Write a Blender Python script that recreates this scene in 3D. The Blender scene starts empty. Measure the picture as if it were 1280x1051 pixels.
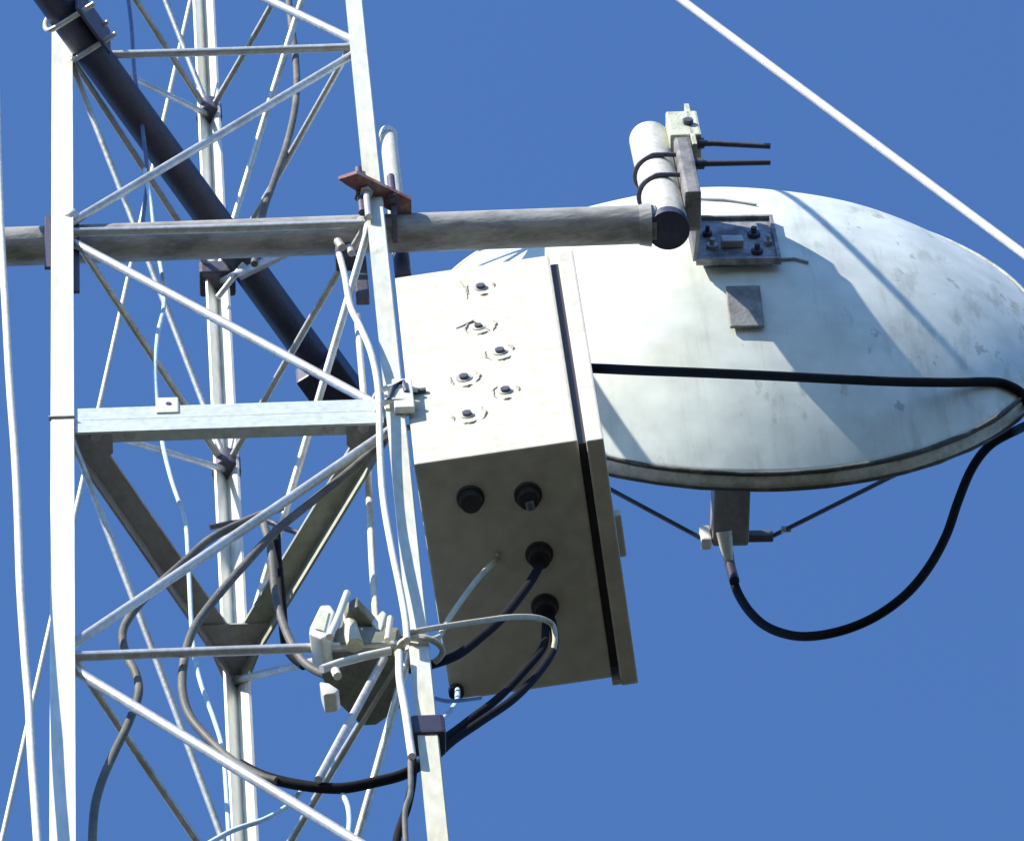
import bpy, bmesh, math, random
from mathutils import Vector, Matrix
random.seed(7)
S = bpy.context.scene
C = S.collection
R = math.radians

# ---------------------------------------------------------------- camera pose
# The camera stands at eye height and looks steeply up at a slim lattice tower.
EYE = 1.6
PITCH, ROLL, FPX, PW, PH = 1.12458489, -0.13457828, 8793.63, 1280.0, 1051.0
cp, sp = math.cos(PITCH), math.sin(PITCH)
FW = Vector((0, cp, sp)); RT0 = Vector((1, 0, 0)); UP0 = Vector((0, -sp, cp))
cr, sr = math.cos(ROLL), math.sin(ROLL)
RT = cr*RT0 + sr*UP0
UP = -sr*RT0 + cr*UP0
EYEV = Vector((0, 0, EYE))
# tower frame: x along its front face, y away from the viewer, z up; z = 0 at the section joint
YAW = 0.112807
EX = Vector((math.cos(YAW), math.sin(YAW), 0)); EY = Vector((-math.sin(YAW), math.cos(YAW), 0)); EZ = Vector((0, 0, 1))
ORG = Vector((-0.41886, 4.48687, 9.51142 + EYE))
GROUND = -ORG.z                                  # ground level in tower z

def Wd(p):
    return ORG + EX*p[0] + EY*p[1] + EZ*p[2]
def LV(v):
    return Vector((v.dot(EX), v.dot(EY), v.z))
CAM_L = LV(EYEV - ORG)
def ray(x, y):
    return LV(FW + RT*((x-PW/2)/FPX) - UP*((y-PH/2)/FPX))
def at(x, y, yy):                                # point of a vertical plane of the tower frame
    d = ray(x, y); return CAM_L + d*((yy-CAM_L.y)/d.y)
def lev(x, y, zz):                               # point of a horizontal plane
    d = ray(x, y); return CAM_L + d*((zz-CAM_L.z)/d.z)

# ---------------------------------------------------------------- materials
def mat(name, base, rough=.55, metal=0., stain=None, amt=.5, scale=18., bump=.15, lo=.45, hi=.7, stretch=(1, 1, 1), spec=.5, layers=()):
    m = bpy.data.materials.new(name); m.use_nodes = True
    nt = m.node_tree; b = nt.nodes['Principled BSDF']
    b.inputs['Roughness'].default_value = rough; b.inputs['Metallic'].default_value = metal
    b.inputs['Specular IOR Level'].default_value = spec
    tc = nt.nodes.new('ShaderNodeTexCoord'); mp = nt.nodes.new('ShaderNodeMapping')
    mp.inputs['Scale'].default_value = stretch
    nt.links.new(tc.outputs['Object'], mp.inputs['Vector'])
    n = nt.nodes.new('ShaderNodeTexNoise'); n.inputs['Scale'].default_value = scale; n.inputs['Detail'].default_value = 8; n.inputs['Roughness'].default_value = .65
    nt.links.new(mp.outputs['Vector'], n.inputs['Vector'])
    rp = nt.nodes.new('ShaderNodeValToRGB'); rp.color_ramp.elements[0].position = lo; rp.color_ramp.elements[1].position = hi
    nt.links.new(n.outputs['Fac'], rp.inputs['Fac'])
    mx = nt.nodes.new('ShaderNodeMix'); mx.data_type = 'RGBA'
    st = stain or tuple(c*.55 for c in base)
    mx.inputs['A'].default_value = (*base, 1); mx.inputs['B'].default_value = (*st, 1)
    mu = nt.nodes.new('ShaderNodeMath'); mu.operation = 'MULTIPLY'; mu.inputs[1].default_value = amt
    nt.links.new(rp.outputs['Color'], mu.inputs[0]); nt.links.new(mu.outputs[0], mx.inputs['Factor'])
    out = mx.outputs['Result']
    for (col, la, ls, lstr, l0, l1, off, *msk) in layers:      # streaks, flakes and rust with shapes of their own
        mpl = nt.nodes.new('ShaderNodeMapping'); mpl.inputs['Scale'].default_value = lstr; mpl.inputs['Location'].default_value = (off, off*.7, off*1.3)
        nt.links.new(tc.outputs['Object'], mpl.inputs['Vector'])
        nl = nt.nodes.new('ShaderNodeTexNoise'); nl.inputs['Scale'].default_value = ls; nl.inputs['Detail'].default_value = 9; nl.inputs['Roughness'].default_value = .62
        nt.links.new(mpl.outputs['Vector'], nl.inputs['Vector'])
        ml = nt.nodes.new('ShaderNodeMapRange'); ml.inputs['From Min'].default_value = l0; ml.inputs['From Max'].default_value = l1; ml.inputs['To Max'].default_value = la
        nt.links.new(nl.outputs['Fac'], ml.inputs['Value'])
        fac = ml.outputs['Result']
        if msk:                                          # dirt gathers on one side of the thing
            sx = nt.nodes.new('ShaderNodeSeparateXYZ'); nt.links.new(tc.outputs['Object'], sx.inputs['Vector'])
            mm_ = nt.nodes.new('ShaderNodeMapRange'); mm_.inputs['From Min'].default_value = msk[0][1]; mm_.inputs['From Max'].default_value = msk[0][2]
            nt.links.new(sx.outputs[msk[0][0]], mm_.inputs['Value'])
            pm = nt.nodes.new('ShaderNodeMath'); pm.operation = 'MULTIPLY'; nt.links.new(fac, pm.inputs[0]); nt.links.new(mm_.outputs['Result'], pm.inputs[1]); fac = pm.outputs[0]
        xl = nt.nodes.new('ShaderNodeMix'); xl.data_type = 'RGBA'; nt.links.new(fac, xl.inputs['Factor'])
        nt.links.new(out, xl.inputs['A']); xl.inputs['B'].default_value = (*col, 1); out = xl.outputs['Result']
    # second, finer speckle
    n2 = nt.nodes.new('ShaderNodeTexNoise'); n2.inputs['Scale'].default_value = scale*7; n2.inputs['Detail'].default_value = 5
    nt.links.new(mp.outputs['Vector'], n2.inputs['Vector'])
    r2 = nt.nodes.new('ShaderNodeMapRange'); r2.inputs['From Min'].default_value = .3; r2.inputs['From Max'].default_value = .75
    r2.inputs['To Min'].default_value = 1.08; r2.inputs['To Max'].default_value = .82
    nt.links.new(n2.outputs['Fac'], r2.inputs['Value'])
    m2 = nt.nodes.new('ShaderNodeMix'); m2.data_type = 'RGBA'; m2.blend_type = 'MULTIPLY'; m2.inputs['Factor'].default_value = 1
    nt.links.new(out, m2.inputs['A']); nt.links.new(r2.outputs['Result'], m2.inputs['B'])
    nt.links.new(m2.outputs['Result'], b.inputs['Base Color'])
    rr = nt.nodes.new('ShaderNodeMapRange'); rr.inputs['To Min'].default_value = max(0, rough-.12); rr.inputs['To Max'].default_value = min(1, rough+.15)
    nt.links.new(n.outputs['Fac'], rr.inputs['Value']); nt.links.new(rr.outputs['Result'], b.inputs['Roughness'])
    if bump:
        bp = nt.nodes.new('ShaderNodeBump'); bp.inputs['Strength'].default_value = bump; bp.inputs['Distance'].default_value = .004
        nt.links.new(n2.outputs['Fac'], bp.inputs['Height']); nt.links.new(bp.outputs['Normal'], b.inputs['Normal'])
    return m

M = dict(
    tower=mat('tower_paint', (.68, .70, .67), .45, .12, (.42, .41, .33), .6, 11, .05, .52, .8, (1, 1, .25), layers=[((.30, .17, .09), .5, 9, (1, 1, .6), .66, .72, 2), ((.50, .46, .30), .45, 3, (1, 1, .35), .55, .7, 5)]),
    weathered=mat('weathered_tower_paint', (.58, .61, .57), .5, .05, (.42, .44, .36), .6, 12, .06, .5, .8, (1, 1, .3), layers=[((.52, .47, .31), .7, 1.6, (1, 1, .6), .46, .6, 5), ((.28, .17, .10), .5, 10, (1, 1, .6), .66, .72, 2)]),
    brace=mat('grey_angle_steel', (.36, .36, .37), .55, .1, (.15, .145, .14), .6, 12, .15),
    green_grey=mat('greenish_angle_steel', (.40, .43, .37), .55, .1, (.17, .18, .14), .6, 12, .15),  # angle steel with a slight green tint
    rod=mat('galvanised_rod', (.56, .57, .56), .42, .5, (.25, .24, .21), .65, 16, .15, layers=[((.26, .15, .08), .5, 14, (1, 1, 1), .64, .72, 4)]),
    frame=mat('joint_angle_steel', (.56, .62, .615), .45, .2, (.40, .44, .40), .5, 12, .1),
    dark=mat('dark_navy_steel', (.036, .042, .088), .5, .1, (.07, .07, .095), .6, 24, .2),  # very dark navy base with slightly lighter mottling
    pipe=mat('weathered_pipe_steel', (.33, .33, .325), .6, .05, (.13, .13, .13), .8, 26, .25, .45, .62, (.35, 1, 1), layers=[((.20, .13, .085), .5, 6, (.6, 1, 1), .62, .70, 3)]),
    post=mat('pale_post_paint', (.60, .60, .55), .5, .1, (.32, .32, .26), .5, 14, .15),
    box=mat('cream_box_paint', (.53, .515, .445), .55, 0, (.47, .455, .39), .3, 5, .015, .5, .85, layers=[((.34, .30, .23), .35, 2.2, (9, 9, 1), .6, .76, 2), ((.30, .22, .14), .5, 11, (1, 1, 1), .70, .74, 6)]),
    lid=mat('cream_lid_paint', (.54, .52, .46), .5, 0, (.42, .40, .34), .4, 6, .03),
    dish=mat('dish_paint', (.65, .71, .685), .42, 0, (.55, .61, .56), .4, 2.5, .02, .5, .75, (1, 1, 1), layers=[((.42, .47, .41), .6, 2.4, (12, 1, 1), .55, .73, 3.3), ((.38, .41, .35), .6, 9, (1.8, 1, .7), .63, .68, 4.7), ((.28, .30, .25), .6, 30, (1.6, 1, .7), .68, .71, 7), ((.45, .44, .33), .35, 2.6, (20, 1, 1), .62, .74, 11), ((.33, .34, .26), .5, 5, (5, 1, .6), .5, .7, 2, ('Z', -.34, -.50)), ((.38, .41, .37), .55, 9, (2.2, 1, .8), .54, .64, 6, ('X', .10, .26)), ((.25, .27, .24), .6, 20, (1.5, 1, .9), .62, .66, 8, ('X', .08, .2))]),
    rim=mat('dish_rim_grime', (.56, .56, .50), .6, 0, (.16, .17, .13), .8, 16, .2, .45, .7),
    seam=mat('dull_grey_wire', (.30, .33, .32), .7, 0),  # dull grey of the tie wires
    bracket=mat('bracket_steel', (.13, .13, .15), .5, .3, (.05, .05, .06), .7, 24, .3),
    plate=mat('galvanised_plate', (.36, .37, .40), .5, .3, (.08, .08, .095), .9, 17, .3, .42, .6),
    feed=mat('brown_grey_housing', (.27, .23, .205), .6, 0, (.10, .09, .085), .6, 14, .1),
    grime=mat('black_rim_grime', (.06, .062, .055), .75, 0, (.30, .30, .26), .6, 30, .2, .5, .75),
    tab=mat('tab_grey_steel', (.25, .25, .25), .55, .2, (.08, .08, .085), .9, 22, .2),
    clamp=mat('pale_clamp_casting', (.55, .58, .47), .55, .1, (.25, .26, .20), .7, 30, .25),
    bolt=mat('bolt_steel', (.09, .09, .13), .5, .4),
    zinc=mat('zinc_bolt', (.50, .50, .49), .45, .4),
    red=mat('red_primer_plate', (.17, .065, .07), .65, 0, (.38, .33, .29), .8, 26, .3),
    rubber=mat('black_cable_rubber', (.012, .012, .015), .75, 0, (.022, .022, .024), .5, 20, .1, spec=.08),
    greyc=mat('grey_cable_sheath', (.11, .11, .105), .55, 0, (.24, .24, .21), .6, 15, .1, spec=.25),
    white=mat('white_cable_sheath', (.70, .70, .66), .5, 0, (.45, .43, .37), .5, 12, .08),
    beige=mat('beige_wire_sheath', (.52, .47, .36), .6, 0, (.30, .28, .2), .5, 20, .1),
    blue=mat('light_blue_rope', (.48, .64, .78), .6, 0, (.40, .56, .72), .5, 9, .1, .45, .6),
    navy=mat('navy_rope', (.09, .13, .26), .6, 0, (.20, .28, .42), .6, 12, .2),
    wire=mat('steel_wire_rope', (.60, .60, .58), .45, .3, (.36, .36, .33), .5, 30, .05),
    gland=mat('black_gland_plastic', (.02, .02, .025), .45),
    tape=mat('black_tape', (.035, .03, .05), .4),
    conn=mat('cream_connector', (.66, .60, .47), .5, 0, (.45, .40, .30), .5, 40, .1),
    radio=mat('olive_grey_housing', (.20, .21, .17), .6, 0, (.09, .10, .08), .7, 22, .2),
    scuff=mat('scuff_grime', (.27, .25, .21), .8, 0, (.46, .44, .38), .9, 110, .1, .35, .6),
    ground=mat('dry_ground', (.027, .024, .010), .95, 0, (.014, .016, .006), .9, .25, .3, .42, .6),
)
for k in ('ground',):
    pass

# ---------------------------------------------------------------- mesh helpers (all in tower coordinates)
class MB:
    def __init__(s): s.v = []; s.f = []; s.sm = []
    def add(s, vs, fs, smooth=False):
        o = len(s.v); s.v += [Vector(v) for v in vs]
        for f in fs: s.f.append([i+o for i in f]); s.sm.append(smooth)
    def tube(s, pts, r, n=10, cap=True):
        pts = [Vector(p) for p in pts]; rs = r if isinstance(r, (list, tuple)) else [r]*len(pts)
        T = []
        for i in range(len(pts)):
            a = pts[max(0, i-1)]; b = pts[min(len(pts)-1, i+1)]
            T.append((b-a).normalized())
        q = T[0].orthogonal().normalized(); vs = []
        for i, p in enumerate(pts):
            q = (q - T[i]*q.dot(T[i]))
            q = q.normalized() if q.length > 1e-6 else T[i].orthogonal().normalized()
            w = T[i].cross(q)
            for k in range(n):
                a = 2*math.pi*k/n
                vs.append(p + (q*math.cos(a) + w*math.sin(a))*rs[i])
        fs = []
        for i in range(len(pts)-1):
            for k in range(n):
                fs.append([i*n+k, i*n+(k+1) % n, (i+1)*n+(k+1) % n, (i+1)*n+k])
        s.add(vs, fs, True)
        if cap:
            s.add(vs[:n], [list(range(n))[::-1]]); s.add(vs[-n:], [list(range(n))])
        return s
    def hollow(s, a, b, r, wall=.004, n=24):      # open pipe with a visible bore
        a = Vector(a); b = Vector(b); t = (b-a).normalized(); q = t.orthogonal().normalized(); w = t.cross(q); vs = []
        for p, rr in ((a, r), (b, r), (b, r-wall), (a, r-wall)):
            for k in range(n):
                an = 2*math.pi*k/n; vs.append(p+(q*math.cos(an)+w*math.sin(an))*rr)
        for g in range(4):
            h = (g+1) % 4
            s.add(vs, [[g*n+k, g*n+(k+1) % n, h*n+(k+1) % n, h*n+k] for k in range(n)], g in (0, 2))
        return s
    def box(s, c, size, ax=None, bev=0.):
        c = Vector(c); ax = ax or (Vector((1, 0, 0)), Vector((0, 1, 0)), Vector((0, 0, 1)))
        bm = bmesh.new(); bmesh.ops.create_cube(bm, size=1)
        for v in bm.verts: v.co = Vector((v.co.x*size[0], v.co.y*size[1], v.co.z*size[2]))
        if bev: bmesh.ops.bevel(bm, geom=bm.edges[:], offset=bev, segments=2, affect='EDGES', profile=.6)
        bm.verts.index_update()
        s.add([c + ax[0]*v.co.x + ax[1]*v.co.y + ax[2]*v.co.z for v in bm.verts], [[v.index for v in f.verts] for f in bm.faces]); bm.free()
        return s
    def prism(s, poly, ext, bev=0.):              # polygon swept along a vector
        if bev:
            n = len(poly); bm = bmesh.new(); A = [bm.verts.new(Vector(p)) for p in poly]; B = [bm.verts.new(Vector(p)+Vector(ext)) for p in poly]
            bm.faces.new(A[::-1]); bm.faces.new(B)
            for i in range(n): bm.faces.new((A[i], A[(i+1) % n], B[(i+1) % n], B[i]))
            bmesh.ops.recalc_face_normals(bm, faces=bm.faces[:])
            bmesh.ops.bevel(bm, geom=bm.edges[:], offset=bev, segments=3, affect='EDGES', profile=.5); bm.verts.index_update()
            s.add([v.co for v in bm.verts], [[v.index for v in f.verts] for f in bm.faces], True); bm.free(); return s
        n = len(poly); poly = [Vector(p) for p in poly]; ext = Vector(ext)
        s.add(poly + [p+ext for p in poly], [list(range(n))[::-1], list(range(n, 2*n))] + [[i, (i+1) % n, n+(i+1) % n, n+i] for i in range(n)])
        return s
    def build(s, name, m, parent=None, base=None):
        if parent is not None:
            rt = parent
            while rt.parent: rt = rt.parent
            base = rt['_b']
        elif base is None: base = sum(s.v, Vector())/len(s.v)
        base = Vector(base); wb = Wd(base)
        me = bpy.data.meshes.new(name)
        me.from_pydata([Wd(v)-wb for v in s.v], [], s.f)
        me.polygons.foreach_set('use_smooth', s.sm)
        bm = bmesh.new(); bm.from_mesh(me); bmesh.ops.recalc_face_normals(bm, faces=bm.faces[:]); bm.to_mesh(me); bm.free()
        me.materials.append(m)
        o = bpy.data.objects.new(name, me); C.objects.link(o)
        if parent is not None: o.parent = parent
        else: o.location = wb
        return o

BASES = {}
class Thing(dict): pass
def tag(o, label, cat, group=None, kind=None):
    if label: o['label'] = label
    if cat: o['category'] = cat
    if group: o['group'] = group
    if kind: o['kind'] = kind
    return o
def thing(name, base, label, cat, group=None):
    o = bpy.data.objects.new(name, None); C.objects.link(o); o.empty_display_size = .05
    o.location = Wd(base); o['_b'] = list(base)
    return tag(o, label, cat, group)
def spline(pts, sub=6):
    pts = [Vector(p) for p in pts]
    if len(pts) < 3: return pts
    P = [pts[0]*2-pts[1]] + pts + [pts[-1]*2-pts[-2]]; out = []
    for i in range(1, len(P)-2):
        a, b, c, d = P[i-1:i+3]
        for k in range(sub):
            t = k/sub
            out.append(.5*((2*b) + (c-a)*t + (2*a-5*b+4*c-d)*t*t + (3*b-a-3*c+d)*t**3))
    out.append(pts[-1]); return out
def px(path, y0, y1=None):                        # a cable's run, its depth easing from y0 to y1
    n = len(path)-1
    return [at(x, y, y0 + ((y1 if y1 is not None else y0)-y0)*i/n) for i, (x, y) in enumerate(path)]
def cable(name, pts, r, m, label, cat='cable', group=None, sub=7):
    pts = spline(pts, sub)
    # a little slack wobble so that no run is perfectly even
    o = MB().tube(pts, r, 9).build(name, m, None, pts[0]); return tag(o, label, cat, group)

# ---------------------------------------------------------------- ground
me = bpy.data.meshes.new('ground'); G = 3000
me.from_pydata([(-G, -G, 0), (G, -G, 0), (G, G, 0), (-G, G, 0)], [], [(0, 1, 2, 3)]); me.materials.append(M['ground'])
g = bpy.data.objects.new('ground', me); C.objects.link(g); g['kind'] = 'structure'

# ---------------------------------------------------------------- lattice tower
DZ = .73534; SIDE = .5
NL = Vector((-.25, 0, 0)); NR = Vector((.25, 0, 0)); NB = Vector((0, .433, 0))
LZ = lambda k: (2-k)*DZ
dirLB = (NB-NL).normalized(); dirRB = (NB-NR).normalized(); dirLR = Vector((1, 0, 0))
tower = thing('lattice_tower', (0, .144, GROUND), 'slim three-legged pale lattice tower of angle legs and round steel braces', 'tower')
TOP = 4.2
def leg(corner, d1, d2, w, t=.0045, mm='tower'):
    # angle section: outer corner, two flanges, constant thickness, rounded at the bend
    n1 = (d2 - d1*d1.dot(d2)).normalized()*t; n2 = (d1 - d2*d1.dot(d2)).normalized()*t
    inner = corner + (d1+d2).normalized()*t*2
    prof = [corner+d1*.004, corner+d1*w, corner+d1*w+n1, inner, corner+d2*w+n2, corner+d2*w, corner+d2*.004]
    b = MB(); lo = Vector((0, 0, GROUND)); b.prism([p+lo for p in prof], (0, 0, TOP-GROUND))
    return b.build('leg', M[mm], tower)
cL = NL + Vector((-.0185, -.006, 0)); cR = NR + Vector((.0155, -.006, 0)); cB = NB + Vector((0, .017, 0))
leg(cL, dirLR, dirLB, .037); leg(cR, -dirLR, dirRB, .031, mm='weathered'); leg(cB, -dirLB, -dirRB, .041)
def rod(a, b, r, nm, m=None, bow=.0):
    a = Vector(a); b = Vector(b); d = (b-a); 
    off = Vector((random.uniform(-1, 1), random.uniform(-1, 1), random.uniform(-1, 1)))*bow
    ln = d.length; ts = (0, .012/ln, .022/ln, .2, .4, .6, .8, 1-.022/ln, 1-.012/ln, 1)
    pts = [a + d*t + off*math.sin(math.pi*t) for t in ts]
    return MB().tube(pts, [r*1.35, r*1.3, r, r, r, r, r, r, r*1.3, r*1.35], 10).build(nm, m or M['rod'], tower)
iF = Vector((0, .0095, 0)); iL = Vector((.012, .006, 0)); iR = Vector((-.012, .006, 0))
K0, K1 = -3, 5
for k in range(K0, K1+1):
    z = Vector((0, 0, LZ(k)))
    if k != 2:
        rod(NL+z+iF, NR+z+iF, .0072, 'horizontal_brace', bow=.002)
        rod(NL+z+iL, NB+z, .006, 'horizontal_brace', bow=.003); rod(NR+z+iR, NB+z, .006, 'horizontal_brace', bow=.003)
    if k == K1: break
    z2 = Vector((0, 0, LZ(k+1)))
    e = .017
    up = Vector((0, 0, e)); 
    if k % 2:   # odd level: front diagonal leaves the left leg downwards to the right leg
        rod(NL+z+iF-up, NR+z2+iF+up, .0078, 'diagonal_brace', bow=.002)
        rod(NB+z-up*.5, NL+z2+iL+up, .0056, 'diagonal_brace', bow=.003)
        rod(NR+z+iR-up, NB+z2+up, .0062, 'diagonal_brace', bow=.003)
    else:
        rod(NR+z+iF-up, NL+z2+iF+up, .0072, 'diagonal_brace', bow=.002)
        rod(NL+z+iL-up, NB+z2+up, .0052, 'diagonal_brace', bow=.003)
        rod(NB+z-up*.5, NR+z2+iR+up, .006, 'diagonal_brace', bow=.003)
# the bays further down, out of the picture: one part
lo = MB(); k = K1
while LZ(k) > GROUND+.3:
    z = Vector((0, 0, LZ(k))); z2 = Vector((0, 0, max(LZ(k+1), GROUND+.05)))
    for a, b, s in ((NL, NR, 0), (NL, NB, 1), (NB, NR, 1)):
        if k > K1: lo.tube([a+z, b+z], .0065, 8)
        lo.tube([a+z, b+z2] if (k+s) % 2 else [b+z, a+z2], .0065, 8)
    k += 1
lo.build('lower_bracing', M['rod'], tower)
# weld collars at the rear leg nodes
for k in (-1, 1, 3):
    MB().tube([NB+Vector((0, -.004, LZ(k)-.028)), NB+Vector((0, -.004, LZ(k)+.02))], .0235, 14).build('node_collar', M['bolt'], tower)
# section joint: two stacked angle-iron triangles with flanges meeting at z = ZJ
ZJ = .014; FH = .041; FD = .036; FT = .004
def angle(a, b, inward, up, name):
    a = Vector(a); b = Vector(b); d = (b-a).normalized(); s = 1 if up else -1
    z0 = ZJ + s*.0006
    prof = [Vector((0, 0, 0)), inward*FD, inward*FD+Vector((0, 0, s*FT)), inward*FT+Vector((0, 0, s*FT)), inward*FT+Vector((0, 0, s*FH)), Vector((0, 0, s*FH))]
    pr = [a+p+Vector((0, 0, z0)) for p in prof]
    return MB().prism(pr, b-a).build(name, M['frame'] if abs(d.y) < .1 else M['brace' if d.x > 0 else 'green_grey'], tower)
for up in (True, False):
    dz = .0
    angle(NL+Vector((.02, -.001, 0)), NR+Vector((-.02, -.001, 0)), Vector((0, 1, 0)), up, 'joint_beam')
    nLin = Vector((.866, -.5, 0)); nRin = Vector((-.866, -.5, 0))
    angle(NL+dirLB*.03-nLin*.004, NB-dirLB*.015-nLin*.004, nLin, up, 'joint_beam')
    angle(NR+dirRB*.03-nRin*.004, NB-dirRB*.015-nRin*.004, nRin, up, 'joint_beam')
gz = ZJ-.0085
MB().prism([NB+Vector((-.055, -.088, gz)), NB+Vector((.055, -.088, gz)), NB+Vector((.018, .012, gz)), NB+Vector((-.018, .012, gz))], (0, 0, .0045)).build('gusset_plate', M['brace'], tower)
MB().prism([NL+Vector((.0, .012, gz)), NL+Vector((.075, .004, gz)), NL+Vector((.075, .05, gz)), NL+Vector((.045, .085, gz))], (0, 0, .0045)).build('gusset_plate', M['brace'], tower)
MB().prism([NR+Vector((.0, .012, gz)), NR+Vector((-.075, .004, gz)), NR+Vector((-.075, .05, gz)), NR+Vector((-.045, .085, gz))], (0, 0, .0045)).build('gusset_plate', M['brace'], tower)
for sgn, nd in ((1, NL), (-1, NR)):               # joint bolts
    for q in (.05, .10):
        b = MB(); p = nd+Vector((sgn*q, .02, ZJ-.012)); b.tube([p, p+Vector((0, 0, .03))], .005, 6); b.tube([p+Vector((0, 0, -.003)), p+Vector((0, 0, .005))], .009, 6)
        b.build('joint_bolt', M['zinc'], tower)
# splice crease across the left leg and welded blob at the brace node
MB().box(cL+Vector((.0185, .0, ZJ)), (.039, .0075, .0022)).build('leg_splice', M['scuff'], tower)
p = at(89, 268, -.004); MB().tube([p+Vector((-.006, 0, -.012)), p+Vector((.002, 0, 0)), p+Vector((-.004, 0, .014))], [.006, .010, .006], 10).build('weld_bead', M['tower'], tower)
# black tape wound round the lower right leg
MB().box(Vector((NR.x, .0085, at(536, 907, -.006).z)), (.047, .040, .052), None, .006).build('tape_band', M['tape'], tower)

# ---------------------------------------------------------------- big horizontal pipe and the post welded to its end
PZ, PY, PR = .797, .056, .0315
arm = thing('support_pipe', (.72, PY, PZ), 'thick weathered grey pipe lying level across the tower and carrying the dish', 'pipe', )
MB().hollow((-.62, PY, PZ-.008), (.700, PY, PZ+.004), PR, .004, 28).build('pipe', M['pipe'], arm)
mb = at(842, 283, PY); mt = at(809, 175, PY)
mx = .7185
MB().hollow((mx+.001, PY, mb.z-.012), (mx-.002, PY, mt.z), .0335, .0045, 28).tube([(mx-.0018, PY, mt.z-.02), (mx-.002, PY, mt.z-.006)], .0275, 24).build('mounting_post', M['post'], arm)
MB().tube([(mx+.001, PY, mb.z-.016), (mx+.001, PY, mb.z+.004)], .034, 26).build('shaded_end', M['dark'], arm)  # disc added in a dark colour for the shaded underside of the post
# weld fillet between pipe and post
MB().tube([(mx-.045, PY, PZ+.002), (mx-.026, PY, PZ+.002)], [.0325, .036], 20).build('weld_fillet', M['pipe'], arm)
# strap bars clamping the pipe behind the left leg
for xx, h, zc in ((.0225, .26, -.14), (-.0225, .2, -.075)):
    MB().box((NL.x+xx, PY-.036, PZ+zc), (.010, .006, h), None, .001).build('clamp_bar', M['bolt'], arm)

# dark pipe inside the left face
d0 = lev(95, 38, 1.45); d1 = lev(432, 503, 1.45); dd = (d1-d0).normalized(); dn = Vector((dd.y, -dd.x, 0))
dark = thing('support_pipe', d0, 'dark navy pipe slanting away along the left face of the tower', 'pipe')
MB().hollow(d0-dd*.34, d1+dd*.03, .0285, .004, 24).build('pipe', M['dark'], dark)
for q in (-.035, .03):                            # U-bolts with pale threaded ends round the left leg
    c = d0+dd*q
    for zz in (.036, -.036):
        pass
    pts = [c+dn*.045+Vector((0, 0, .036)), c-dn*.02+Vector((0, 0, .036)), c-dn*.035+Vector((0, 0, .022)), c-dn*.038, c-dn*.035+Vector((0, 0, -.022)), c-dn*.02+Vector((0, 0, -.036)), c+dn*.06+Vector((0, 0, -.036))]
    MB().tube(spline(pts, 4), .0048, 8).build('u_bolt', M['zinc'], dark)
c = d0; MB().box(c+dn*.034, (.10, .005, .10), (dd, dn, Vector((0, 0, 1))), .001).build('clamp_plate', M['dark'], dark)
for (x0, y0, x1, y1) in ((300, 347, 392, 302), (272, 372, 305, 330)):  # clamp rods at the rear leg
    a = at(x0, y0, .40); b = at(x1, y1, .36); MB().tube([a, b], .0052, 8).build('clamp_rod', M['zinc'], dark)
cc = NB+Vector((.0, -.01, LZ(0)-.012)); MB().box(cc, (.062, .05, .045), None, .006).build('clamp_block', M['bolt'], dark)
c = d1-dd*.05; MB().box(c+Vector((0, 0, -.01)), (.09, .085, .06), (dd, dn, Vector((0, 0, 1))), .006).build('end_clamp', M['dark'], dark)

# ---------------------------------------------------------------- stub post and reddish clamp plate at the right leg
st = at(485, 166, .104); sb = at(504, 346, .104); sx = (st.x+sb.x)/2
stub = thing('stub_post', (sx, .104, sb.z), 'short pale vertical tube with a capped top behind the right tower leg', 'post')
MB().tube([(sx, .104, PZ+.02), (sx, .104, st.z)], .0142, 18).build('tube', M['post'], stub)
MB().tube([(sx, .104, sb.z), (sx, .104, PZ+.02)], .0135, 14).build('shaded_tube', M['dark'], stub)  # lower part of the tube, coloured dark for the shade below the pipe
MB().tube([(sx, .104, st.z-.024), (sx, .104, st.z-.008), (sx, .104, st.z+.004)], [.0155, .0155, .012], 18).build('cap', M['tower'], stub)
pa = lev(428, 217, .803); pb = lev(517, 266, .803); pd = (pb-pa).normalized(); pn = Vector((-pd.y, pd.x, 0))
pcl = thing('clamp_plate', (pa+pb)/2, 'tilted reddish primed clamp plate with upright bolts across the right tower leg', 'clamp')
MB().prism([pa+pn*.012, pa+pd*.02-pn*.012, pb-pd*.015-pn*.017, pb+pn*.006, pb-pd*.02+pn*.017, pa+pd*.015+pn*.014], (0, 0, .012)).build('plate', M['red'], pcl)
for (x, y0, y1) in ((449, 184, 292), (489, 221, 262), (456, 236, 286)):
    base = lev(x+2, (y0+y1)/2+6, .806) if x != 456 else lev(458, 240, .80)
    t = .085 if x == 449 else .08
    b = MB()
    if x == 449: b.tube([base+Vector((0, 0, -.07)), base+Vector((0, 0, .105))], .0062, 10)
    elif x == 489: b.tube([base+Vector((0, 0, -.012)), base+Vector((0, 0, .085))], .0066, 10)
    else: b.tube([base+Vector((0, 0, -.10)), base+Vector((0, 0, -.0))], .006, 10)
    b.tube([base+Vector((0, 0, -.009)), base+Vector((0, 0, -.001))], .011, 6)
    b.build('bolt', M['bolt'] if x != 456 else M['zinc'], pcl)
MB().box((NR.x+.03, .03, PZ), (.008, .05, .085), None, .001).build('side_strap', M['bolt'], pcl)
MB().box((NR.x-.028, .085, PZ-.115), (.022, .02, .15), None, .003).box((NR.x-.052, .07, PZ-.055), (.03, .03, .05), None, .004).build('rear_clamp', M['bolt'], pcl)
MB().tube([(NR.x-.062, .045, PZ-.05), (NR.x-.056, .045, PZ-.075)], .007, 8).tube([(NR.x-.044, .04, PZ-.085), (NR.x-.042, .04, PZ-.11)], .006, 8).build('clamp_nut', M['zinc'], pcl)

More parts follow.
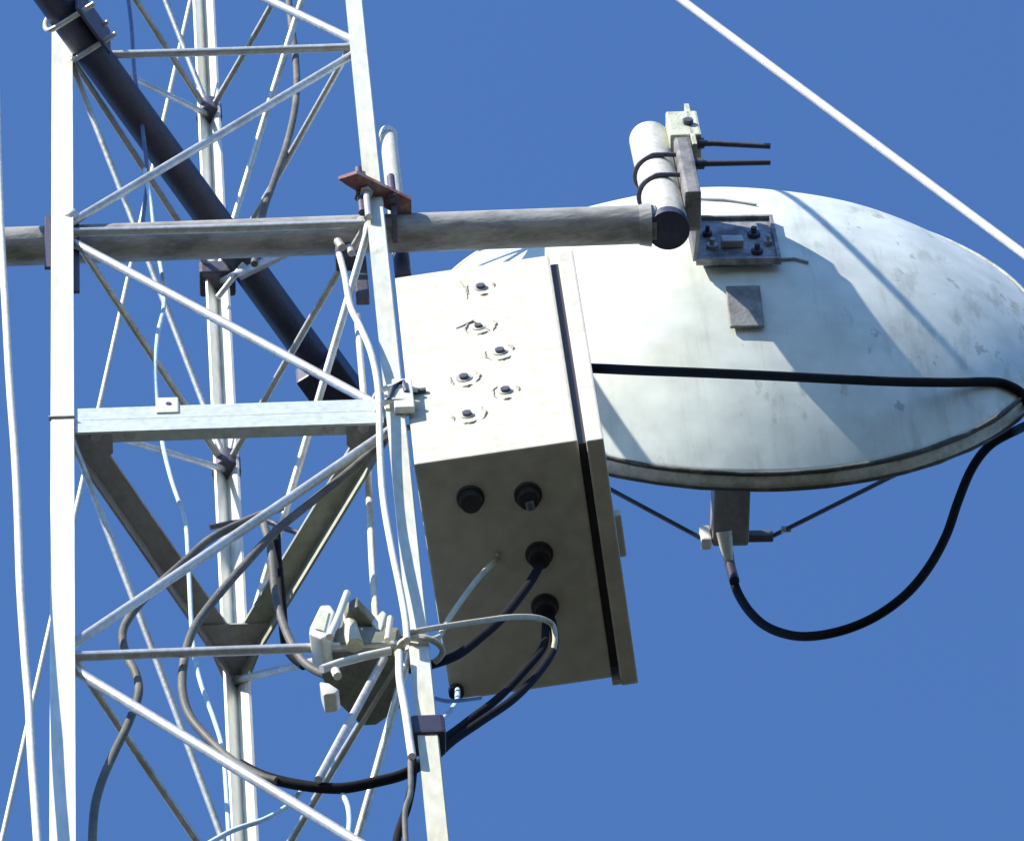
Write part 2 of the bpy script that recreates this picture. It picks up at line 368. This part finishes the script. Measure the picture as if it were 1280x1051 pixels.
# ---------------------------------------------------------------- junction box on the right leg
BYAW = R(-7.2); BX = Vector((math.cos(BYAW), math.sin(BYAW), 0)); BY = Vector((-math.sin(BYAW), math.cos(BYAW), 0)); BZ = Vector((0, 0, 1))
bo = Vector((.2685, .0, -.172)); BW, BD, BH = .244, .400, .672
def bx(u, v, w): return bo + BX*u + BY*v + BZ*w
box = thing('junction_box', bx(BW/2, BD/2, 0), 'cream metal junction box with its lid turned right, clamped to the right tower leg', 'junction box')
AX = (BX, BY, BZ)
MB().box(bx(BW/2, BD/2, BH/2), (BW, BD, BH), AX, .004).build('body', M['box'], box)
# return flange of the body, then the gap, then the lid with its folded edge
MB().box(bx(BW+.006, BD/2, BH/2), (.014, BD-.024, BH-.024), AX).build('gasket', M['gland'], box)
LT = .026
lid = MB().box(bx(BW+.012+LT/2, BD/2+.004, BH/2-.004), (LT, BD+.012, BH+.014), AX, .003).build('lid', M['lid'], box)
MB().box(bx(BW+.012+LT+.004, BD*.42, .012), (.012, .07, .022), AX, .003).build('lid_latch', M['lid'], lid)
MB().box(bx(BW+.006, BD+.002, .012), (.014, .008, .05), AX, .001).build('hinge', M['zinc'], box)
def bpx(x, y):                                    # point on the side face that looks at the viewer
    d = ray(x, y); n = -BY; q = bo
    return CAM_L + d*((q-CAM_L).dot(n)/d.dot(n))
for i, (x, y) in enumerate([(601, 360), (598, 409), (625, 440), (580, 473), (632, 489), (584, 519)]):
    p = bpx(x, y); fr = -BY
    rnd = random.Random(i+3)
    sc = MB().tube([p+fr*.0005, p+fr*.006], .0075, 6)
    if i == 1: sc = MB().tube([p+fr*.0005, p+fr*.005], .006, 6)
    scr = sc.build('screw', M['bolt'], box)
    # broken ring of scraped paint and dirt round the bolt
    MB().tube([p, p+fr*.0016], rnd.uniform(.010, .013), 16).build('washer', M['zinc' if i % 3 == 0 else 'lid'], scr)
    for a0, a1, rr in ((rnd.uniform(120, 170), rnd.uniform(200, 240), rnd.uniform(.019, .024)), (rnd.uniform(-40, 10), rnd.uniform(30, 50), rnd.uniform(.02, .027)), (rnd.uniform(245, 265), rnd.uniform(290, 320), rnd.uniform(.019, .023))):
        arc = []; stp = 8
        for j in range(stp+1):
            a = R(a0+(a1-a0)*j/stp); k = rr*(1+rnd.uniform(-.07, .07))
            arc.append(p + BX*k*math.cos(a) + BZ*k*1.35*math.sin(a) + fr*.0006)
        MB().tube(arc, [.0003+.0024*math.sin(math.pi*j/stp)*rnd.uniform(.5, 1) for j in range(stp+1)], 6).build('scuff_mark', M['scuff'], scr)
MB().tube([bpx(575, 352)-BY*.0005, bpx(583, 364)-BY*.0006, bpx(584, 374)-BY*.0005], [.001, .0022, .0008], 6).build('scuff_mark', M['scuff'], box)
MB().tube([bpx(570, 411)-BY*.0005, bpx(592, 402)-BY*.0008, bpx(612, 413)-BY*.0005], [.001, .003, .001], 6).build('scuff_mark', M['scuff'], box)
def bbt(x, y, dz=0): return lev(x, y, bo.z+dz)     # point on the underside
for (x, y, full) in ((588, 622, 1), (660, 618, 0), (674, 692, 1), (681, 757, 1)):
    p = bbt(x, y)
    b = MB().tube([p+Vector((0, 0, -.005)), p+Vector((0, 0, -.0035)), p+Vector((0, 0, .0))], [.019, .021, .021], 20)
    b.tube([p+Vector((0, 0, -.022)), p+Vector((0, 0, -.003))], [.0155, .018], 16)
    gl = b.build('cable_gland', M['gland'], box)
    if not full:
        MB().tube([p+Vector((0, 0, -.024)), p+Vector((.003, .012, -.024))], .007, 10).build('gland_plug', M['bracket'], gl)
# clamp that holds the box on the leg
cl = MB(); cz = .095
for zz in (.06, .012):
    pts = [Vector((.285, -.012, zz)), Vector((.245, -.018, zz)), Vector((.222, -.005, zz)), Vector((.226, .02, zz)), Vector((.285, .03, zz))]
    cl.tube(spline(pts, 5), .0045, 8)
cl.box((.262, -.014, .035), (.03, .012, .10), None, .002)
cl.build('leg_clamp', M['tower'], box)
MB().tube([at(486, 500, -.02), at(492, 484, -.022), at(504, 477, -.022), at(508, 490, -.02)], .0042, 8).build('clamp_hook', M['bolt'], box)
MB().box(bx(.02, -.004, .24), (.02, .005, .008), AX).build('clamp_nut', M['bolt'], box)
p = bbt(570, 862); MB().tube([p+Vector((0, 0, -.012)), p], .012, 10).build('drain_plug', M['gland'], box)

# ---------------------------------------------------------------- parabolic dish, seen from behind and below
DV = Vector((.859, .19, 1.064)); DR, DD = .5185, .186; dy, dt = .022, .034
DA = Vector((-math.sin(dy)*math.cos(dt), math.cos(dy)*math.cos(dt), math.sin(dt)))
DH = Vector((math.cos(dy), math.sin(dy), 0)); DU = DH.cross(DA)
def dpt(u, v, off=0.):                            # point on the dish's back, u right, v up, off outwards (towards the viewer)
    rr = u*u+v*v; nrm = (DA - (DH*u+DU*v)*(2*DD/DR/DR)).normalized()
    return DV + DH*u + DU*v + DA*(DD*rr/DR/DR) - nrm*off
def dhit(x, y):
    d = ray(x, y).normalized(); lo = 9.6
    t = lo
    while t < 13:
        w = CAM_L+d*t-DV; a = w.dot(DA); r2 = w.dot(w)-a*a
        if a >= DD*r2/DR/DR: return w.dot(DH), w.dot(DU)
        t += .001
    return 0, 0
dish = thing('satellite_dish', DV, 'large white grime-streaked parabolic dish seen from behind, held by the post at the pipe end', 'satellite dish')
b = MB(); NR_, NS = 40, 144; th = .003; vs = []; fs = []
rnd = random.Random(5)
def dent(u, v):
    return .0012*math.sin(9*u+2)*math.sin(11*v+1) + .0009*math.sin(23*u+7*v)
for side in (0, 1):
    for i in range(NR_+1):
        for k in range(NS):
            a = 2*math.pi*k/NS; rr = DR*max(i, .02)/NR_; u, v = rr*math.cos(a), rr*math.sin(a)
            vs.append(dpt(u, v, dent(u, v)*(1 if not side else 1) - (th if side else 0)))
n1 = (NR_+1)*NS
for side in (0, 1):
    o = side*n1
    for i in range(NR_):
        for k in range(NS):
            q = [o+i*NS+k, o+i*NS+(k+1) % NS, o+(i+1)*NS+(k+1) % NS, o+(i+1)*NS+k]
            fs.append(q if side else q[::-1])
    fs.append([o+k for k in range(NS)])
for k in range(NS):
    fs.append([NR_*NS+k, NR_*NS+(k+1) % NS, n1+NR_*NS+(k+1) % NS, n1+NR_*NS+k])
b.add(vs, fs, True); b.build('reflector', M['dish'], dish)
# rolled rim: groove, lip and outer bead
prof = [(-.010, -.001), (-.003, -.005), (.003, -.002), (.0045, .004), (.007, .008), (.0075, .014), (.005, .019), (-.004, .019), (-.008, .014), (-.010, .006)]
b = MB(); vs = []; fs = []; npf = len(prof)
for k in range(NS):
    a = 2*math.pi*k/NS; e = DH*math.cos(a)+DU*math.sin(a)
    for (pr, pa_) in prof: vs.append(DV + e*(DR+pr) + DA*(DD+pa_))
for k in range(NS):
    for i in range(npf):
        fs.append([k*npf+i, k*npf+(i+1) % npf, ((k+1) % NS)*npf+(i+1) % npf, ((k+1) % NS)*npf+i])
b.add(vs, fs, True); b.build('rim', M['rim'], dish)
for rr_, aa_, tr_ in ((DR-.001, DD-.0065, .0042), (DR+.0055, DD+.0195, .0038)):
    MB().tube([DV + (DH*math.cos(2*math.pi*k/96)+DU*math.sin(2*math.pi*k/96))*(rr_+random.uniform(-.0006, .0006)) + DA*(aa_+random.uniform(-.0008, .0008)) for k in range(46, 99)], [tr_*random.uniform(.75, 1.15)*min(1, .1+(k-46)*.12, .1+(98-k)*.12) for k in range(46, 99)], 8, False).build('rim_bead', M['grime'], dish)
# mounting bracket: shallow tray on the dish back, bolts, small tab below
u0, v0 = dhit(866, 276); u1, v1 = dhit(968, 284); u2, v2 = dhit(975, 343); u3, v3 = dhit(862, 341)
BA = (DH, DU, DA)
uc, vc = (u0+u1+u2+u3)/4, (v0+v1+v2+v3)/4; bw_, bh_ = (u1-u0+u2-u3)/2, (v0+v1-v2-v3)/2
bc = dpt(uc, vc, .004); bk = MB().box(bc, (bw_, bh_, .006), BA, .0015)
for sx_, sz_, w_, h_ in ((0, .5, bw_, .006), (0, -.5, bw_, .006), (.5, 0, .006, bh_-.0125), (-.5, 0, .006, bh_-.0125)):
    bk.box(bc + DH*sx_*(bw_-.006) + DU*sz_*(bh_-.006) - DA*.006, (w_, h_, .008), BA, .001)
bk.box(bc+DA*.012, (bw_*.8, bh_*.8, .02), BA)
bk.build('back_bracket', M['plate'], dish)
for (x, y, r_, m_) in ((942, 300, .011, 'bolt'), (946, 325, .010, 'bolt'), (890, 318, .010, 'zinc'), (884, 300, .008, 'bolt'), (960, 312, .007, 'zinc')):
    u, v = dhit(x, y); p = DV+DH*u+DU*v; p = p - DA*((p-bc).dot(DA)) - DA*.002
    MB().tube([p, p-DA*.008], r_, 6).tube([p-DA*.009, p-DA*.018], r_*.45, 8).build('bracket_bolt', M[m_], dish)
u, v = dhit(915, 313); p = DV+DH*u+DU*v; p = p - DA*((p-bc).dot(DA)) - DA*.010
MB().box(p, (.036, .022, .014), BA, .002).build('slotted_lug', M['zinc'], dish)
u, v = dhit(931, 386); p = dpt(u, v, .004); nn = -(p-dpt(u, v, 0)).normalized(); tu = (DU-nn*DU.dot(nn)).normalized(); tr = tu.cross(nn)
tb = MB().box(p, (.056, .096, .006), (tr, tu, nn), .002).build('tab_plate', M['tab'], dish)
# wing plate from the tray to the post, clamp halves and U-bolts with long threaded ends pointing right
wx = .772
y_in = bc.y-.004; wz0, wz1 = .835, 1.185
MB().prism([(wx, PY-.032, 1.09), (wx, PY-.03, wz1-.02), (wx, PY+.02, wz1-.02), (wx, y_in, vc+DV.z+bh_*.55), (wx, y_in, vc+DV.z-bh_*.5), (wx, PY+.03, wz0+.02), (wx, PY-.03, wz0+.03)], (.006, 0, 0)).build('wing_plate', M['bracket'], dish)
cx = mx
MB().box(((cx+.030+wx)/2+.002, PY-.010, .935), (wx-cx-.026, .072, .225), None, .006).build('shaded_saddle', M['tab'], dish)  # dark grey paints in the shaded side of the clamp
MB().box((cx+.051, PY-.016, 1.105), (.052, .060, .10), None, .004).build('clamp_block', M['clamp'], dish)
MB().box((wx+.009, PY-.010, 1.10), (.008, .072, .17), None, .001).build('clamp_jaw', M['clamp'], dish)
MB().tube([(cx+.058, PY-.044, 1.10), (cx+.058, PY-.054, 1.10)], .009, 6).build('clamp_screw', M['bolt'], dish)
for (x0, y0, x1, y1) in ((868, 180, 963, 183), (868, 205, 963, 203)):
    a = at(x0, y0, PY-.030); b_ = at(x1, y1, PY-.030)
    zz = a.z; r_ = .0365; lp = []
    for j in range(9):
        an = R(-90-180*j/8); lp.append(Vector((cx + r_*math.cos(an), PY + r_*math.sin(an), zz-.055)))
    MB().tube(spline([Vector((wx+.004, PY-.034, zz-.055))]+lp+[Vector((wx+.0, PY+.034, zz-.055))], 3), .0042, 8).build('u_bolt', M['bolt'], dish)
    rb = MB().tube([a-Vector((.02, 0, 0)), a+Vector((.03, 0, 0)), b_], [.0058, .0052, .0048], 9); rb.tube([a+Vector((.004, 0, 0)), a+Vector((.016, 0, 0))], .0095, 6)
    rb.build('threaded_rod', M['bolt'], dish)
# thin grey wire stubs on the back: two loose tie wires
for pth in (((872, 252), (905, 253), (945, 259)), ((975, 327), (992, 326), (1010, 331))):
    MB().tube([dpt(*dhit(x, y), .004) for x, y in pth], .0024, 7).build('tie_wire', M['seam'], dish)
# feed beyond the rim
def dax(t): return DV + DA*t
f1 = .575
fx = DH*-.001
fe = MB().box(dax((.37+f1)/2), (.062, .058, f1-.37), BA, .006); fe.tube([dax(.30), dax(.335)], [.040, .036], 20)
feed = fe.build('feed_horn', M['feed'], dish)
e1 = dax(f1-.006)
MB().box(e1-DH*.041+Vector((0, 0, -.006)), (.018, .05, .022), BA, .004).build('strut_ear', M['tower'], feed)
MB().box(e1+DH*.050+Vector((0, 0, -.004)), (.048, .02, .014), BA, .003).build('strut_ear', M['bracket'], feed)
c0 = lev(905, 664, dax(f1-.06).z-.031); c1 = lev(911, 704, c0.z-.02)
MB().tube([c0, (c0+c1)/2, c1], [.0135, .011, .0075], 14).build('connector', M['conn'], feed)
def rimpt(deg): a = R(deg); return DV + DA*(DD+.019) + (DH*math.cos(a)+DU*math.sin(a))*(DR-.004)
yl = e1.y
lr = at(962, 684, yl+.01); ll = at(862, 687, yl+.01)
MB().tube([e1+DH*.055, e1+DH*.072+DA*.003, rimpt(-32)], .0042, 8).build('feed_strut', M['bolt'], dish)
MB().tube([e1-DH*.038, e1-DH*.048+DA*.004, rimpt(-149)], .0042, 8).build('feed_strut', M['bolt'], dish)
MB().tube([e1+DU*.03, rimpt(90)], .0042, 8).build('feed_strut', M['bolt'], dish)
p = at(929-1, 677, yl)
q0 = e1+DH*.072+DA*.003; p = q0+(rimpt(-32)-q0)*.06; MB().tube([p-DH*.008, p+DH*.008], .006, 6).build('strut_nut', M['zinc'], dish)
# coax of the feed: down, round in a loop, over the rim, back across the dish to the junction box
q = [(911, 690), (914, 712), (921, 738), (938, 765), (962, 785), (1000, 795), (1045, 790), (1090, 773), (1130, 745), (1160, 710), (1183, 668), (1198, 625), (1215, 585), (1238, 556), (1272, 537)]
ys = [c1.y+.0]*2 + [c1.y-.0245*i for i in range(len(q)-2)]
pts = [at(x, y, yy) for (x, y), yy in zip(q, ys)]
u, v = dhit(1250, 487)
back = [(1290, 519), (1276, 498), (1258, 486), (1236, 481), (1190, 478), (1120, 477), (1050, 474), (970, 470), (880, 466), (800, 463), (757, 461)]
bp = []
for i, (x, y) in enumerate(back):
    uu, vv = dhit(x, y); q2 = dpt(uu, vv, .008) if uu or vv else at(x, y, .34)
    if x < 1236: q2 = at(x, y, .02 + (yq-.02)*((x-757)/(1236-757))**.9)
    elif x == 1236: yq = q2.y
    if i == 0: q2 = at(x, y, q2.y if uu or vv else .345)
    bp.append(q2)
bp.append(at(736, 460, .015))
mid = [at(1288, 529, .385)]
cable('coax_cable', pts+mid+bp, .0078, M['rubber'], 'thick black coax looping below the dish feed and back across the white dish')

# ---------------------------------------------------------------- guy wires
a = Vector((-.003, .45, 3.0)); b_ = at(0, 1060, 1.12); d = (b_-a); b_ = a + d*((GROUND-a.z)/d.z)
tag(MB().tube([a+(b_-a)*(i/12) for i in range(13)], .0048, 8).build('guy_wire', M['wire'], None, b_), 'thin pale guy wire crossing diagonally behind the left part of the tower', 'guy wire')
a = at(414, -325, -.15); b_ = at(1280, 318, -.52); d = (b_-a); a = a - d*.43; b_ = a + d*((GROUND-a.z)/d.z)
st_ = MB().tube([a+(b_-a)*(i/12) for i in range(13)], .0066, 12)
tag(st_.build('guy_wire', M['wire'], None, b_), 'bright steel guy wire running down across the sky at the upper right', 'guy wire')

# ---------------------------------------------------------------- cables and ropes on the tower
cable('white_cable', px([(-6, 60), (-2, 200), (2, 300), (7, 390), (12, 480), (18, 560), (22, 640), (25, 730), (31, 820), (36, 880), (39, 940), (44, 1010), (50, 1100)], -.04), .0058, M['white'], 'white cable hanging free outside the left tower leg')
cable('white_cable', px([(424, 318), (431, 345), (438, 383), (452, 412), (465, 445), (473, 490), (475, 560), (479, 622), (489, 682), (500, 735), (507, 775), (509, 800)], -.028), .0052, M['white'], 'white cable bowing in front of the joint beam beside the right leg')
cable('white_cable', px([(446, 392), (450, 440), (455, 500), (459, 560), (461, 612), (463, 655), (465, 700), (469, 762), (471, 795)], .12), .0052, M['white'], 'short white cable behind the right leg with a dark bare stretch')
cable('white_cable', px([(499, 815), (500, 850), (507, 890), (512, 925), (515, 945)], -.02), .0058, M['white'], 'white cable tail running down the left edge of the lower right leg')
cable('grey_cable', px([(515, 940), (516, 970), (510, 1005), (497, 1045), (488, 1100)], .0), .0058, M['rubber'], 'black cable leaving the frame beside the foot of the right leg')
cable('grey_cable', px([(513, 950), (513, 990), (506, 1020), (511, 1100)], -.012), .004, M['greyc'], 'grey cable hanging next to the right leg at the bottom edge')
cable('black_cable', px([(478, 553), (440, 586), (396, 622), (345, 664), (300, 712), (262, 757), (240, 790), (230, 826), (228, 862), (236, 892), (256, 918), (290, 950), (326, 970), (345, 976)], .03, .03), .0064, M['greyc'], 'dark grey cable sweeping from the joint beam down past the rear leg')
cable('black_cable', px([(300, 955), (330, 970), (375, 981), (425, 985), (470, 977), (510, 965), (545, 938), (556, 925)], .036, .03), .0078, M['rubber'], 'thick black cable drooping to the left from the black tape on the right leg')
cable('olive_cable', px([(330, 655), (339, 690), (344, 740), (356, 785), (378, 825), (410, 845), (450, 852), (482, 851)], .075), .0062, M['greyc'], 'olive grey cable curving past the rear corner plate to the small clamped radio')
cable('black_cable', px([(345, 662), (347, 700), (352, 750), (356, 800), (364, 818), (380, 832)], .10), .0068, M['rubber'], 'short black cable dropping behind the olive cable by the rear corner plate')
cable('black_cable', px([(352, 634), (305, 652), (262, 674), (230, 702), (190, 738), (164, 768), (153, 792), (158, 818), (170, 842), (173, 868), (160, 905), (143, 940), (126, 980), (117, 1020), (114, 1100)], .04), .0062, M['greyc'], 'dark cable snaking down inside the tower just right of the left leg')
cable('black_cable', px([(357, -30), (364, 30), (370, 80), (370, 125), (360, 175), (344, 222), (330, 262), (322, 300), (318, 330)], .2), .0062, M['greyc'], 'dark cable bowing down behind the front braces at the top of the tower')
cable('blue_rope', px([(181, 212), (188, 252), (194, 300), (203, 345), (205, 382), (197, 420), (194, 470), (201, 540), (213, 595), (231, 650), (235, 690), (237, 730), (241, 800), (250, 850), (268, 900), (278, 935), (283, 985), (289, 1100)], .11), .0036, M['blue'], 'light blue rope hanging through the middle of the tower')
cable('blue_rope', px([(156, -30), (164, 30), (168, 90), (178, 160), (184, 220), (180, 262), (176, 300)], .12), .0034, M['navy'], 'dark blue rope dangling in front of the slanting dark pipe')
cable('thin_wire', px([(250, 1060), (290, 1038), (330, 1024), (358, 1008), (378, 988), (392, 980)], .05), .0038, M['blue'], 'pale bluish wire trailing down left across the rear leg at the bottom')
cable('thin_wire', px([(424, 986), (434, 1004), (437, 1022), (436, 1042)], .04), .0040, M['blue'], 'short pale wire end hanging below the drooping dark cable')
cable('thin_wire', px([(262, 659), (300, 652), (330, 650), (356, 660), (380, 668)], .36), .0048, M['bolt'], 'dark tie bar wire wrapped round the rear leg above the corner plate')
# cables out of the box's underside
g3 = bbt(674, 694); g4 = bbt(681, 759); dn3 = Vector((0, 0, -.03))
cable('black_cable', [g3, g3+Vector((0, 0, -.024)), at(666, 722, g3.y-.012), at(650, 745, .12), at(628, 772, .085), at(600, 797, .06), at(572, 818, .04), at(540, 830, .03), at(512, 836, .024)], .0068, M['rubber'], 'thick black cable from the middle gland of the box to the right leg', 'cable')
for i, (o1, r_, lab) in enumerate(((0, .0060, 'black cable from the lowest box gland hanging in the shallower curve to the black tape'), (20, .0062, 'black cable from the lowest box gland hanging in the deeper curve beside its twin'))):
    cable('black_cable', [g4+Vector((i*.006, 0, 0)), g4+Vector((i*.006, 0, -.024)), at(682+o1*.5, 785, g4.y-.01), at(678+o1*.7, 810, .14), at(652+o1, 842, .10), at(622+o1, 873, .07), at(593+o1*.5, 895+o1*.25, .05), at(568, 914+o1*.5, .035), at(545, 929+o1*.8, .025)], r_, M['rubber'], lab)
cable('white_wire', [at(505, 793, -.018), at(525, 788, -.02), at(560, 782, .0), at(600, 776, .02), at(640, 771, .05), at(672, 772, .09), at(690, 780, .11), at(694, 796, .12), at(692, 812, .13)], .0042, M['beige'], 'thin pale wire arching under the box from the right leg to the cable bundle')
cable('white_wire', [at(512, 797, -.016), at(530, 799, -.014), at(548, 796, -.006), at(558, 778, .03), at(577, 750, .06), at(600, 720, .12), bbt(618, 697)+Vector((0, 0, -.012)), bbt(623, 690)+Vector((0, 0, -.0045))], .0042, M['beige'], 'thin beige wire running straight up below the underside of the box')
cable('blue_wire', [at(572, 862, .36), at(571, 876, .2), at(562, 890, .1), at(552, 900, .05), at(545, 908, .02)], .0042, M['blue'], 'short light blue wire from the box corner down to the black tape')
cable('thin_wire', [at(540, 872, .02), at(562, 876, .06), at(600, 872, .12)], .003, M['navy'], 'thin dark wire slung under the lower edge of the box')
tp_ = spline([at(910, 690, c1.y), at(913, 708, c1.y), at(918, 726, c1.y-.01)], 4)
MB().tube([c1-(c1-c0)*.15]+tp_[2:], .0088, 10).build('sealing_tape', M['tape'], feed)
# wire tie wound round the leg at the arching wire
ring = [Vector((NR.x + .032*math.cos(a), .008+.024*math.sin(a), at(512, 793, -.02).z + .004*math.sin(2*a))) for a in [2*math.pi*i/20 for i in range(21)]]
tag(MB().tube(ring, .0045, 8).build('cable_tie', M['beige'], None, ring[0]), 'pale wire tie wound round the right leg below the box corner', 'cable tie')

# ---------------------------------------------------------------- small mounting tab standing on the joint beam
tz = .058; tp = at(209, 507, -.004)
tabt = thing('mounting_tab', (tp.x, -.003, tz), 'small white square tab with one hole standing on the joint beam', 'tab')
MB().box((tp.x, -.001, tp.z+.004), (.034, .006, .052), None, .002).build('plate', M['tower'], tabt)
MB().tube([(tp.x+.002, -.0042, tp.z+.006), (tp.x+.002, -.0056, tp.z+.006)], .0042, 10).build('hole', M['bolt'], tabt)

# ---------------------------------------------------------------- small clamped radio behind the right leg
rz = -.74
rd = thing('radio_unit', lev(450, 850, rz), 'small olive grey radio housing with pale clamp ends hanging behind the lower right leg', 'radio')
body = [lev(x, y, rz) for x, y in ((400, 820), (402, 846), (416, 872), (452, 907), (470, 906), (502, 884), (510, 830), (500, 804), (430, 802))]
MB().prism(body, (0, 0, .05), .002).build('housing', M['radio'], rd)
up_ = [lev(x, y, rz+.06) for x, y in ((434, 765), (447, 757), (490, 803), (486, 815), (420, 812))]
MB().prism(up_, (0, 0, .03), .003).build('bracket_block', M['radio'], rd)
k1 = [at(x, y, -.02) for x, y in ((400, 756), (413, 755), (419, 764), (411, 794), (402, 798), (386, 791), (387, 783))]
MB().prism(k1, (.004, .05, .0), .0035).build('clamp_end', M['tower'], rd)
k2 = [at(x, y, -.0225) for x, y in ((400, 762), (411, 764), (405, 788), (394, 785))]
MB().prism(k2, (.0, .0018, 0)).build('clamp_face', M['clamp'], rd)
MB().tube([at(434, 741, -.03), at(424, 768, -.03), at(412, 796, -.03)], .0055, 8).build('clamp_rod', M['tower'], rd)
k3 = [at(x, y, .0) for x, y in ((463, 777), (478, 762), (483, 766), (477, 787), (470, 785))]
MB().prism(k3, (.003, .03, 0), .002).build('clamp_lug', M['tower'], rd)
MB().tube([at(488, 772, -.01), at(484, 800, -.01)], .0045, 8).build('clamp_rod', M['tower'], rd)
MB().tube([at(x, y, -.0) for x, y in ((402, 836), (425, 828), (455, 820), (488, 813))], .0062, 9).build('clamp_bar', M['tower'], rd)
k4 = [at(x, y, -.02) for x, y in ((399, 851), (412, 853), (424, 861), (420, 866), (404, 868))]
MB().prism(k4, (.002, .03, 0), .003).build('corner_tab', M['tower'], rd)
MB().tube([at(419, 838, -.03), at(422, 845, -.03)], .0065, 8).build('clamp_nut', M['tower'], rd)
MB().tube([at(436, 768, .0), at(440, 795, .0), at(444, 806, .0)], [.008, .012, .012], 10).build('cable_boot', M['clamp'], rd)
a = at(480, 822, .02); b_ = at(398, 974, .02)
MB().tube([a, b_], .006, 9).build('stay_rod', M['rod'], rd)

for o in list(bpy.data.objects):
    if '_b' in o: del o['_b']

# ---------------------------------------------------------------- light, sky, camera
SUN = Vector((-1.08, -1.0, 1.0)).normalized()     # towards the sun, tower frame
SW = (EX*SUN.x + EY*SUN.y + EZ*SUN.z).normalized()
sl = bpy.data.lights.new('sun', 'SUN'); sl.energy = 4.2; sl.angle = R(.5); sl.color = (1, .92, .79)
so = bpy.data.objects.new('sun', sl); C.objects.link(so); so.rotation_euler = SW.to_track_quat('Z', 'Y').to_euler(); so.location = (0, 0, 30)
w = bpy.data.worlds.new('World'); S.world = w; w.use_nodes = True
nt = w.node_tree; bg = nt.nodes['Background']; sky = nt.nodes.new('ShaderNodeTexSky'); sky.sky_type = 'NISHITA'; sky.sun_disc = False
sky.sun_elevation = math.asin(SW.z); sky.sun_rotation = math.atan2(SW.x, SW.y); sky.air_density = 1.0; sky.dust_density = 0; sky.ozone_density = 10
nt.links.new(sky.outputs['Color'], bg.inputs['Color']); bg.inputs['Strength'].default_value = .124
cam = bpy.data.cameras.new('camera'); cam.sensor_fit = 'HORIZONTAL'; cam.sensor_width = 36; cam.lens = FPX*36/PW; cam.clip_end = 6000; cam.clip_start = .1
co = bpy.data.objects.new('camera', cam); C.objects.link(co); S.camera = co
co.matrix_world = Matrix(((RT.x, UP.x, -FW.x, EYEV.x), (RT.y, UP.y, -FW.y, EYEV.y), (RT.z, UP.z, -FW.z, EYEV.z), (0, 0, 0, 1)))
S.view_settings.view_transform = 'Standard'; S.view_settings.look = 'None'; S.view_settings.exposure = 1.09; S.view_settings.gamma = 1
S.cycles.max_bounces = 8
